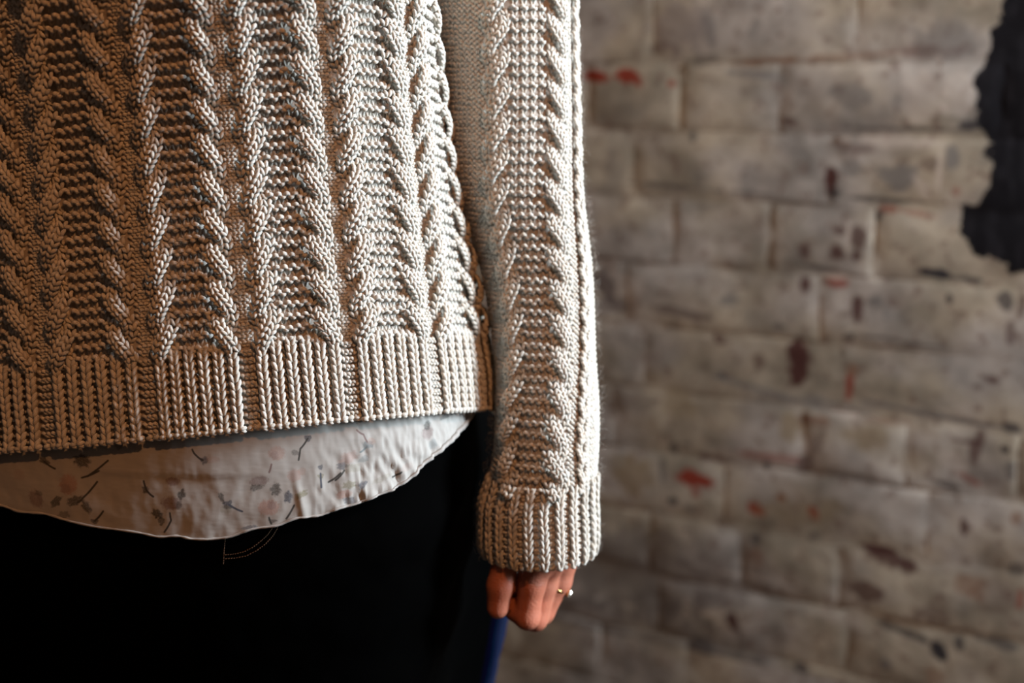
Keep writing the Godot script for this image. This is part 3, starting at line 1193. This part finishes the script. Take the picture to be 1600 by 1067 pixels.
func blouse(person: Node3D) -> void:
	for h in HEM_BLOUSE:
		var q := torso_at(h[0], h[1])
		blouse_hem.append([q.x, q.y])
	var last: Array = blouse_hem[blouse_hem.size() - 1]
	blouse_hem.append([last[0] + 0.5, last[1] + 0.02])
	blouse_hem.append([last[0] + 1.5, last[1] + 0.03])
	blouse_hem.insert(0, [-3.0, blouse_hem[0][1] + 0.02])
	var rows := []
	var uvs := []
	var nr := 60
	var nc := 420
	for j in nr + 1:
		var row := PackedVector3Array()
		var uv := PackedVector2Array()
		for i in nc:
			var s := -2.4 + 8.6 * i / (nc - 1)
			var y0 := table(blouse_hem, s)
			var y := lerpf(y0, 0.985, float(j) / nr)
			row.append(blouse_point(s, y))
			uv.append(blouse_uv(s, y))
		rows.append(row)
		uvs.append(uv)
	var m := std(Color.WHITE, 0.75)
	m.albedo_texture = blouse_print()
	m.texture_repeat = false
	m.cull_mode = BaseMaterial3D.CULL_DISABLED
	m.rim_enabled = true
	m.rim = 0.15
	var weave := NoiseTexture2D.new()
	weave.width = 256
	weave.height = 256
	weave.seamless = true
	var wn_ := FastNoiseLite.new()
	wn_.frequency = 0.2
	wn_.seed = 4
	weave.noise = wn_
	m.heightmap_enabled = true
	m.heightmap_texture = weave
	m.heightmap_scale = 0.01
	var o := node("blouse", person)
	tag(o, "thin white blouse printed with small faded flowers, its curved tail below the sweater")
	mesh_node("shirt_tail", grid_mesh(rows, uvs), m, o)
	# rolled hem
	var path := PackedVector3Array()
	var rad := PackedFloat32Array()
	for i in 300:
		var s := -2.4 + 8.2 * i / 299.0
		var y := table(blouse_hem, s)
		path.append(blouse_point(s, y) + torso_n(s, y) * 0.0003)
		rad.append(0.0008 + 0.0011 * smoothstep(3.4, 4.4, s) + 0.0003 * noise.get_noise_1d(s * 9.0))
	mesh_node("rolled_hem", grid_mesh(tube_rows(path, rad, 8), [], true), std(lin(0.30, 0.289, 0.270), 0.8), o)


func blouse_print() -> ImageTexture:
	var w := 1600
	var h := 512
	var im := Image.create(w, h, false, Image.FORMAT_RGB8)
	var ground := lin(0.30, 0.289, 0.270)
	im.fill(ground)
	var pk := Color(0.27, 0.15, 0.115)
	var dusty := Color(0.15, 0.105, 0.098)
	var leaf := Color(0.034, 0.033, 0.028)
	var blue := Color(0.045, 0.052, 0.070)
	var teal := Color(0.13, 0.155, 0.16)
	var olive := Color(0.15, 0.138, 0.085)
	var pale := Color(0.27, 0.19, 0.165)
	# blots: px, py, rx, ry, tilt, colour, strength, petals
	var blots := [
		[62, 721, 9, 5, 30, leaf, 0.9, 5], [122, 721, 13, 10, 0, leaf, 0.95, 7], [102, 758, 12, 14, 0, pk, 0.8, 0], [98, 764, 7, 7, 0, dusty, 0.5, 0], [52, 780, 9, 13, -20, dusty, 0.8, 0], [56, 771, 6, 4, 0, leaf, 0.5, 4],
		[84, 784, 6, 11, 35, leaf, 0.9, 5], [113, 783, 13, 7, -25, leaf, 0.9, 7], [131, 792, 6, 11, -30, leaf, 0.9, 5], [96, 805, 9, 6, 0, leaf, 0.6, 5], [143, 816, 6, 4, 0, leaf, 0.9, 3],
		[223, 767, 6, 5, 40, leaf, 0.9, 4], [265, 754, 10, 6, 0, dusty, 0.85, 0], [280, 774, 6, 8, 20, leaf, 0.95, 4], [264, 788, 14, 9, 0, dusty, 0.9, 0], [276, 790, 4, 6, 0, leaf, 0.6, 0], [241, 804, 9, 7, 40, leaf, 0.95, 6], [248, 815, 5, 8, 0, leaf, 0.8, 4],
		[316, 721, 6, 6, 0, blue, 0.8, 4], [330, 720, 9, 5, 0, pk, 0.3, 0], [354, 790, 8, 7, 20, blue, 0.95, 4], [344, 779, 4, 9, -20, leaf, 0.8, 3], [352, 797, 9, 6, 0, olive, 0.4, 0],
		[404, 753, 14, 7, -10, dusty, 0.7, 0], [399, 763, 11, 5, -10, leaf, 0.7, 3], [430, 766, 8, 10, 10, leaf, 0.85, 6], [419, 794, 15, 11, 0, pk, 0.75, 0], [424, 790, 6, 6, 0, dusty, 0.6, 0], [450, 777, 7, 9, 0, blue, 0.9, 5], [471, 773, 11, 5, -25, olive, 0.9, 4],
		[432, 710, 12, 10, 0, pk, 0.55, 0], [428, 713, 6, 6, 0, dusty, 0.4, 0], [482, 686, 6, 5, 0, blue, 0.85, 3], [462, 709, 7, 4, 20, leaf, 0.6, 3], [460, 744, 10, 9, 0, pale, 0.7, 0], [472, 738, 6, 6, 0, pk, 0.35, 0],
		[502, 731, 4, 4, 0, blue, 0.8, 3], [502, 745, 5, 4, 0, olive, 0.8, 3], [536, 729, 9, 6, -10, blue, 0.75, 5], [547, 716, 15, 9, -20, pale, 0.7, 5], [553, 732, 14, 7, 0, olive, 0.4, 4], [578, 696, 9, 6, 0, teal, 0.85, 4], [584, 690, 6, 5, 0, pk, 0.4, 0], [572, 718, 9, 5, -20, teal, 0.6, 3],
		[547, 758, 11, 6, 0, olive, 0.8, 6], [568, 758, 8, 5, -35, blue, 0.85, 3], [538, 773, 11, 6, -10, pk, 0.7, 0], [548, 783, 11, 6, 10, blue, 0.7, 4], [676, 677, 8, 9, 0, dusty, 0.7, 0], [676, 665, 4, 7, 0, leaf, 0.8, 0], [684, 694, 5, 8, 0, teal, 0.55, 0], [600, 748, 14, 4, -20, olive, 0.3, 0], [640, 730, 10, 5, -20, pale, 0.3, 0], [710, 648, 12, 4, -10, leaf, 0.7, 0],
		[24, 742, 8, 8, 0, pale, 0.3, 0], [180, 700, 6, 4, 0, leaf, 0.5, 3], [-20, 760, 10, 8, 0, pk, 0.6, 0], [425, 815, 7, 3, 0, leaf, 0.7, 3], [388, 826, 11, 3, -10, blue, 0.7, 0],
	]
	var strokes := [
		[62, 722, 81, 734, leaf], [164, 721, 131, 746, leaf], [150, 737, 122, 748, leaf], [147, 754, 126, 779, leaf], [126, 779, 118, 786, leaf], [157, 800, 143, 816, leaf], [220, 753, 225, 768, leaf], [225, 768, 236, 778, leaf], [262, 803, 264, 815, leaf], [264, 815, 253, 834, leaf],
		[297, 704, 303, 713, leaf], [303, 713, 315, 721, leaf], [356, 790, 378, 801, blue], [482, 687, 470, 703, leaf], [470, 703, 467, 721, leaf], [424, 727, 420, 740, dusty], [502, 741, 503, 763, blue], [534, 740, 514, 755, leaf], [540, 736, 525, 752, leaf], [561, 673, 572, 680, dusty], [572, 680, 578, 692, dusty], [578, 698, 566, 708, teal],
		[617, 746, 631, 738, leaf], [460, 790, 447, 812, leaf], [420, 810, 424, 820, leaf],
	]
	var sx := w / (BU1 - BU0)
	for b in blots:
		var c := torso_at(b[0], b[1])
		var uv := blouse_uv(c.x, c.y)
		var cx := uv.x * w
		var cy := uv.y * h
		# pixels of the print per pixel of the photograph
		var ex := (blouse_uv(torso_at(b[0] + 4, b[1]).x, 0).x - uv.x) * w / 4.0
		var kx := clampf(ex, 0.9, 2.6) * 1.12
		var ky := 0.0004 / BV * h * 1.12
		var ca := cos(deg_to_rad(b[4]))
		var sa := sin(deg_to_rad(b[4]))
		var ext := int(maxf(b[2] * kx, b[3] * kx) * 1.5 + 3)
		var col: Color = b[5]
		for j in range(int(cy) - ext, int(cy) + ext):
			for i in range(int(cx) - ext, int(cx) + ext):
				if i < 0 or j < 0 or i >= w or j >= h:
					continue
				var dx := (i - cx) / kx
				var dy := (j - cy) / ky
				var u: float = (dx * ca + dy * sa) / b[2]
				var v: float = (-dx * sa + dy * ca) / b[3]
				var d := sqrt(u * u + v * v)
				if b[7] > 0:
					d += 0.24 * (0.5 + 0.5 * cos(b[7] * atan2(v, u) + b[0]))
				d += 0.25 * noise.get_noise_2d(i * 0.12, j * 0.12)
				var f := clampf((1.16 - d) * 3.0, 0, 1) * float(b[6]) * (0.85 + 0.3 * noise.get_noise_2d(i * 0.25, j * 0.25))
				if f > 0:
					var o := im.get_pixel(i, j).srgb_to_linear()
					im.set_pixel(i, j, o.lerp(col, clampf(f, 0, 1)).linear_to_srgb())
	for s in strokes:
		var a := torso_at(s[0], s[1])
		var e := torso_at(s[2], s[3])
		var ua := blouse_uv(a.x, a.y) * Vector2(w, h)
		var ue := blouse_uv(e.x, e.y) * Vector2(w, h)
		var n := int(ua.distance_to(ue) * 2) + 1
		var col: Color = s[4]
		for k in n:
			var q := ua.lerp(ue, float(k) / n) + Vector2(0, 1.5 * sin(PI * k / n))
			for j in range(-2, 3):
				for i in range(-2, 3):
					var x := int(q.x) + i
					var y := int(q.y) + j
					if x < 0 or y < 0 or x >= w or y >= h:
						continue
					var d := Vector2(x + 0.5, y + 0.5).distance_to(q)
					var f := clampf(2.2 - d, 0, 1) * 0.6
					var o := im.get_pixel(x, y).srgb_to_linear()
					im.set_pixel(x, y, o.lerp(col, f).linear_to_srgb())
	return ImageTexture.create_from_image(im)


# ---------------------------------------------------------------- the jeans
func jeans_point(s: float, y: float) -> Vector3:
	var n := torso_n(s, y)
	var k := -0.0125 + 0.0012 * noise.get_noise_2d(s * 1.2, y * 30.0)
	# a few pulls across the thigh
	k += 0.002 * sin((y - 0.84 - 0.012 * s) * 110.0) * smoothstep(2.0, 4.0, s) * smoothstep(0.93, 0.86, y) * smoothstep(6.5, 5.0, s)
	return torso(s, y) + n * k


func jeans(person: Node3D) -> void:
	var rows := []
	var cols := []
	for j in 70:
		var row := PackedVector3Array()
		var cr := PackedColorArray()
		for i in 240:
			var s := -6.9 + 16.2 * i / 239.0
			row.append(jeans_point(s, lerpf(0.62, 1.0, j / 69.0)))
			cr.append(Color(0.0008, 0.0010, 0.0020).lerp(Color(0.010, 0.015, 0.038), smoothstep(6.3, 6.9, s) * smoothstep(8.5, 7.5, s) * smoothstep(0.84, 0.78, lerpf(0.62, 1.0, j / 69.0))))  # lighter blue on the lower outer hip paints the rim light into the denim
		rows.append(row)
		cols.append(cr)
	var st := SurfaceTool.new()
	st.begin(Mesh.PRIMITIVE_TRIANGLES)
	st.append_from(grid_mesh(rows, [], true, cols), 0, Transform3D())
	# legs down to the floor
	var right := jeans_point(6.2, 0.7)
	var cz := torso(6.2, 0.7).z
	for side in [0, 1]:
		var x: float = right.x - 0.115 - side * 0.24
		var path := PackedVector3Array()
		var rad := PackedFloat32Array()
		for k in 14:
			var t := k / 13.0
			path.append(Vector3(x + 0.03 * t * (1 if side else -1), lerpf(0.66, 0.02, t), cz + 0.01))
			rad.append(lerpf(0.098, 0.062, t))
		var legs := tube_rows(path, rad, 28)
		var lc := []
		for row in legs:
			var cr := PackedColorArray()
			cr.resize(row.size())
			cr.fill(Color(0.0008, 0.0010, 0.0020))
			lc.append(cr)
		st.append_from(grid_mesh(legs, [], true, lc), 0, Transform3D())
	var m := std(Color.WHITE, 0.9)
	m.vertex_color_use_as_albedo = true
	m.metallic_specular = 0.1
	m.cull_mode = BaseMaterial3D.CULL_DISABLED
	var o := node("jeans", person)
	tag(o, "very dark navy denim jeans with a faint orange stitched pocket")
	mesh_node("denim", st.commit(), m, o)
	# orange topstitching of the pocket
	var thread := SurfaceTool.new()
	thread.begin(Mesh.PRIMITIVE_TRIANGLES)
	for line in [[[346, 877], [362, 876], [378, 872], [393, 864], [407, 853], [417, 843], [424, 833], [429, 822]], [[346, 884], [364, 883], [382, 879], [399, 870], [413, 859], [424, 847], [431, 836], [436, 824]], [[347, 846], [346, 860], [345, 876], [344, 894]]]:
		for k in line.size() - 1:
			for q in 4:
				var ends := PackedVector3Array()
				for e in [0.1, 0.5, 0.8]:
					var t: float = (q + e) / 4.0
					var sy := torso_at(lerpf(line[k][0], line[k + 1][0], t), lerpf(line[k][1], line[k + 1][1], t))
					ends.append(jeans_point(sy.x, sy.y) + torso_n(sy.x, sy.y) * (0.0008 if e == 0.5 else 0.0002))
				thread.append_from(grid_mesh(tube_rows(ends, PackedFloat32Array([0.0003, 0.0004, 0.0003]), 5), [], true), 0, Transform3D())
	mesh_node("pocket_stitching", thread.commit(), std(lin(0.075, 0.035, 0.012), 0.8), o)


# ---------------------------------------------------------------- the hand
var bones := []          # group, a, b, ra, rb


func at_px(px: float, py: float, z: float) -> Vector3:
	var y := y_at(py, z)
	return Vector3(x_at(px, y, z), y, z)


func bone(group: int, pts: Array) -> void:
	for k in pts.size() - 1:
		bones.append([group, pts[k][0], pts[k + 1][0], pts[k][1], pts[k + 1][1]])


func smin(a: float, b: float, k: float) -> float:
	var h := maxf(k - absf(a - b), 0.0) / k
	return minf(a, b) - h * h * k * 0.25


func hand_field(p: Vector3) -> float:
	var g := [1e3, 1e3, 1e3, 1e3, 1e3, 1e3]
	for b in bones:
		var a: Vector3 = b[1]
		var ab: Vector3 = b[2] - a
		var t := clampf((p - a).dot(ab) / ab.length_squared(), 0, 1)
		var d: float = (p - a - ab * t).length() - lerpf(b[3], b[4], t)
		g[b[0]] = smin(g[b[0]], d, 0.004)
	var f: float = g[0]
	var fingers := 1e3
	for k in range(1, 6):
		fingers = smin(fingers, g[k], 0.0012)
	return smin(f, fingers, 0.007)


func hand(person: Node3D) -> void:
	var z := -0.084
	# group 0: forearm, wrist and palm
	var top := Vector3(table(arm_x, 1.12), 1.12, table(arm_z, 1.12))
	bone(0, [[top, 0.036], [at_px(843, 700, z - 0.004), 0.027], [at_px(843, 790, z), 0.022]])
	bone(0, [[at_px(838, 790, z + 0.012), 0.018], [at_px(842, 868, z + 0.014), 0.012]])
	bone(0, [[at_px(842, 790, z + 0.004), 0.017], [at_px(858, 870, z + 0.006), 0.013]])
	bone(0, [[at_px(846, 790, z - 0.006), 0.017], [at_px(868, 868, z - 0.010), 0.013]])
	bone(0, [[at_px(848, 790, z - 0.014), 0.016], [at_px(868, 858, z - 0.026), 0.012]])
	bone(0, [[at_px(830, 800, z + 0.012), 0.016], [at_px(808, 845, z + 0.018), 0.013]])
	# thumb
	bone(1, [[at_px(812, 800, z + 0.014), 0.0110], [at_px(792, 866, z + 0.0175), 0.0096], [at_px(782, 915, z + 0.021), 0.0094], [at_px(778, 949, z + 0.022), 0.0080]])
	# index, middle, ring, little finger: knuckle, middle joint, end joint, tip
	bone(2, [[at_px(838, 868, z + 0.016), 0.0115], [at_px(830, 912, z + 0.018), 0.0100], [at_px(824, 964, z + 0.019), 0.0086], [at_px(806, 952, z + 0.012), 0.0078], [at_px(797, 920, z + 0.006), 0.0070]])
	bone(3, [[at_px(856, 868, z + 0.001), 0.0112], [at_px(848, 912, z + 0.002), 0.0098], [at_px(836, 966, z + 0.003), 0.0088], [at_px(812, 950, z + 0.004), 0.0080], [at_px(804, 915, z), 0.0072]])
	bone(4, [[at_px(882, 866, z - 0.010), 0.0110], [at_px(872, 908, z - 0.009), 0.0095], [at_px(847, 957, z - 0.006), 0.0084], [at_px(822, 944, z - 0.012), 0.0078], [at_px(814, 912, z - 0.016), 0.0070]])
	bone(5, [[at_px(872, 858, z - 0.026), 0.0098], [at_px(864, 895, z - 0.026), 0.0084], [at_px(848, 932, z - 0.022), 0.0074], [at_px(826, 925, z - 0.026), 0.0070], [at_px(820, 905, z - 0.028), 0.0062]])
	var skin := std(lin(0.40, 0.135, 0.08), 0.5)
	skin.subsurf_scatter_enabled = true
	skin.subsurf_scatter_strength = 0.12
	var n := FastNoiseLite.new()
	n.seed = 8
	n.frequency = 0.06
	n.fractal_octaves = 4
	var nt := NoiseTexture2D.new()
	nt.width = 256
	nt.height = 256
	nt.seamless = true
	nt.noise = n
	skin.heightmap_enabled = true
	skin.heightmap_texture = nt
	skin.heightmap_scale = 0.03
	skin.uv1_triplanar = true
	skin.uv1_scale = Vector3(30, 30, 30)
	var lo := at_px(730, 1010, z) + Vector3(0, 0, -0.05)
	var hi := at_px(925, 800, z) + Vector3(0, 0, 0.065)
	var o := mesh_node("hand", surface_net(hand_field, lo, hi, 0.0021), skin, person)
	tag(o, "left hand with curled fingers hanging out of the ribbed cuff")
	# forearm inside the sleeve
	ring(at_px(880, 886, z - 0.010), at_px(868, 908, z - 0.009), at_px(847, 957, z - 0.006))


func surface_net(field: Callable, lo: Vector3, hi: Vector3, cell: float) -> ArrayMesh:
	var nx := int((hi.x - lo.x) / cell) + 1
	var ny := int((hi.y - lo.y) / cell) + 1
	var nz := int((hi.z - lo.z) / cell) + 1
	var val := PackedFloat32Array()
	val.resize(nx * ny * nz)
	val.fill(1.0)
	# coarse pass first: skip what is far from the skin
	var c4 := 4
	for k in range(0, nz, c4):
		for j in range(0, ny, c4):
			for i in range(0, nx, c4):
				var mid := lo + Vector3(i + 1.5, j + 1.5, k + 1.5) * cell
				var d: float = field.call(mid)
				var far := absf(d) > cell * 4.6
				for kk in range(k, mini(k + c4, nz)):
					for jj in range(j, mini(j + c4, ny)):
						for ii in range(i, mini(i + c4, nx)):
							val[(kk * ny + jj) * nx + ii] = d if far else field.call(lo + Vector3(ii, jj, kk) * cell)
	var verts := PackedVector3Array()
	var index := {}
	for k in nz - 1:
		for j in ny - 1:
			for i in nx - 1:
				var base := (k * ny + j) * nx + i
				var sum := Vector3.ZERO
				var cnt := 0
				var offs := [0, 1, nx, nx + 1, nx * ny, nx * ny + 1, nx * ny + nx, nx * ny + nx + 1]
				var inside := 0
				for o in offs:
					if val[base + o] < 0:
						inside += 1
				if inside == 0 or inside == 8:
					continue
				for e in [[0, 1], [2, 3], [4, 5], [6, 7], [0, 2], [1, 3], [4, 6], [5, 7], [0, 4], [1, 5], [2, 6], [3, 7]]:
					var va := val[base + offs[e[0]]]
					var vb := val[base + offs[e[1]]]
					if (va < 0) != (vb < 0):
						var t := va / (va - vb)
						var pa := Vector3(e[0] & 1, (e[0] >> 1) & 1, e[0] >> 2)
						var pb := Vector3(e[1] & 1, (e[1] >> 1) & 1, e[1] >> 2)
						sum += pa.lerp(pb, t)
						cnt += 1
				index[base] = verts.size()
				verts.append(lo + (Vector3(i, j, k) + sum / cnt) * cell)
	var idx := PackedInt32Array()
	var sx := 1
	var sy := nx
	var sz := nx * ny
	for base in index:
		for ax in 3:
			var d1: int = [sx, sy, sz][ax]
			var d2: int = [sy, sz, sx][ax]
			var d3: int = [sz, sx, sy][ax]
			var va := val[base]
			var vb := val[base + d1]
			if (va < 0) == (vb < 0):
				continue
			if not (index.has(base - d2) and index.has(base - d3) and index.has(base - d2 - d3)):
				continue
			var q := [index[base], index[base - d2], index[base - d2 - d3], index[base - d3]]
			if va < 0:
				idx.append_array(PackedInt32Array([q[0], q[2], q[1], q[0], q[3], q[2]]))
			else:
				idx.append_array(PackedInt32Array([q[0], q[1], q[2], q[0], q[2], q[3]]))
	var nrm := PackedVector3Array()
	nrm.resize(verts.size())
	for k in verts.size():
		var p := verts[k]
		var e := 0.0007
		var d: float = field.call(p)
		nrm[k] = Vector3(field.call(p + Vector3(e, 0, 0)) - d, field.call(p + Vector3(0, e, 0)) - d, field.call(p + Vector3(0, 0, e)) - d).normalized()
	var arr := []
	arr.resize(Mesh.ARRAY_MAX)
	arr[Mesh.ARRAY_VERTEX] = verts
	arr[Mesh.ARRAY_NORMAL] = nrm
	arr[Mesh.ARRAY_INDEX] = idx
	var m := ArrayMesh.new()
	m.add_surface_from_arrays(Mesh.PRIMITIVE_TRIANGLES, arr)
	return m


func ring(_knuckle: Vector3, mid: Vector3, joint: Vector3) -> void:
	var o := node("ring", self)
	var dir := (joint - mid).normalized()
	var c := mid + dir * 0.004
	o.position = c
	tag(o, "gold ring with a small bright stone on the hand below the cuff", "ring")
	var side := Vector3(0.92, 0.25, 0.18)
	side = (side - dir * side.dot(dir)).normalized()
	var other := dir.cross(side)
	var path := []
	var r := 0.0101
	for i in 49:
		var a := TAU * i / 48.0
		var out := side * cos(a) + other * sin(a)
		var row := PackedVector3Array()
		for k in 8:
			var b := TAU * k / 8.0
			row.append(out * (r + 0.0008 * cos(b)) - dir * 0.0012 * sin(b))
		path.append(row)
	var gold := std(lin(0.80, 0.52, 0.18), 0.22)
	gold.metallic = 1.0
	mesh_node("band", grid_mesh(path, [], true), gold, o)
	# claw setting and faceted stone
	var g := []
	var prof := [[0.0012, 0.0], [0.0024, 0.0012], [0.0030, 0.0026]]
	for q in prof:
		var row := PackedVector3Array()
		for k in 12:
			var b := TAU * k / 12.0
			row.append(side * (r + q[1]) + (other * cos(b) + dir * sin(b)) * q[0])
		g.append(row)
	mesh_node("setting", grid_mesh(g, [], true), gold, o)
	var st := SurfaceTool.new()
	st.begin(Mesh.PRIMITIVE_TRIANGLES)
	st.set_smooth_group(-1)
	var rings := [[0.0, 0.0006], [0.0029, 0.0024], [0.0029, 0.0029], [0.0017, 0.0042], [0.0, 0.0042]]
	for q in rings.size() - 1:
		for k in 8:
			var v := []
			for e in [[q, k], [q, k + 1], [q + 1, k + 1], [q + 1, k]]:
				var b: float = TAU * (e[1] + 0.5 * (e[0] % 2)) / 8.0
				var pr: Array = rings[e[0]]
				v.append(side * (r + pr[1]) + (other * cos(b) + dir * sin(b)) * pr[0])
			for t in [0, 1, 2, 0, 2, 3]:
				st.add_vertex(v[t])
	st.generate_normals()
	var gem := std(lin(0.95, 0.9, 0.75), 0.05)
	gem.metallic = 0.7
	gem.cull_mode = BaseMaterial3D.CULL_DISABLED
	mesh_node("stone", st.commit(), gem, o)
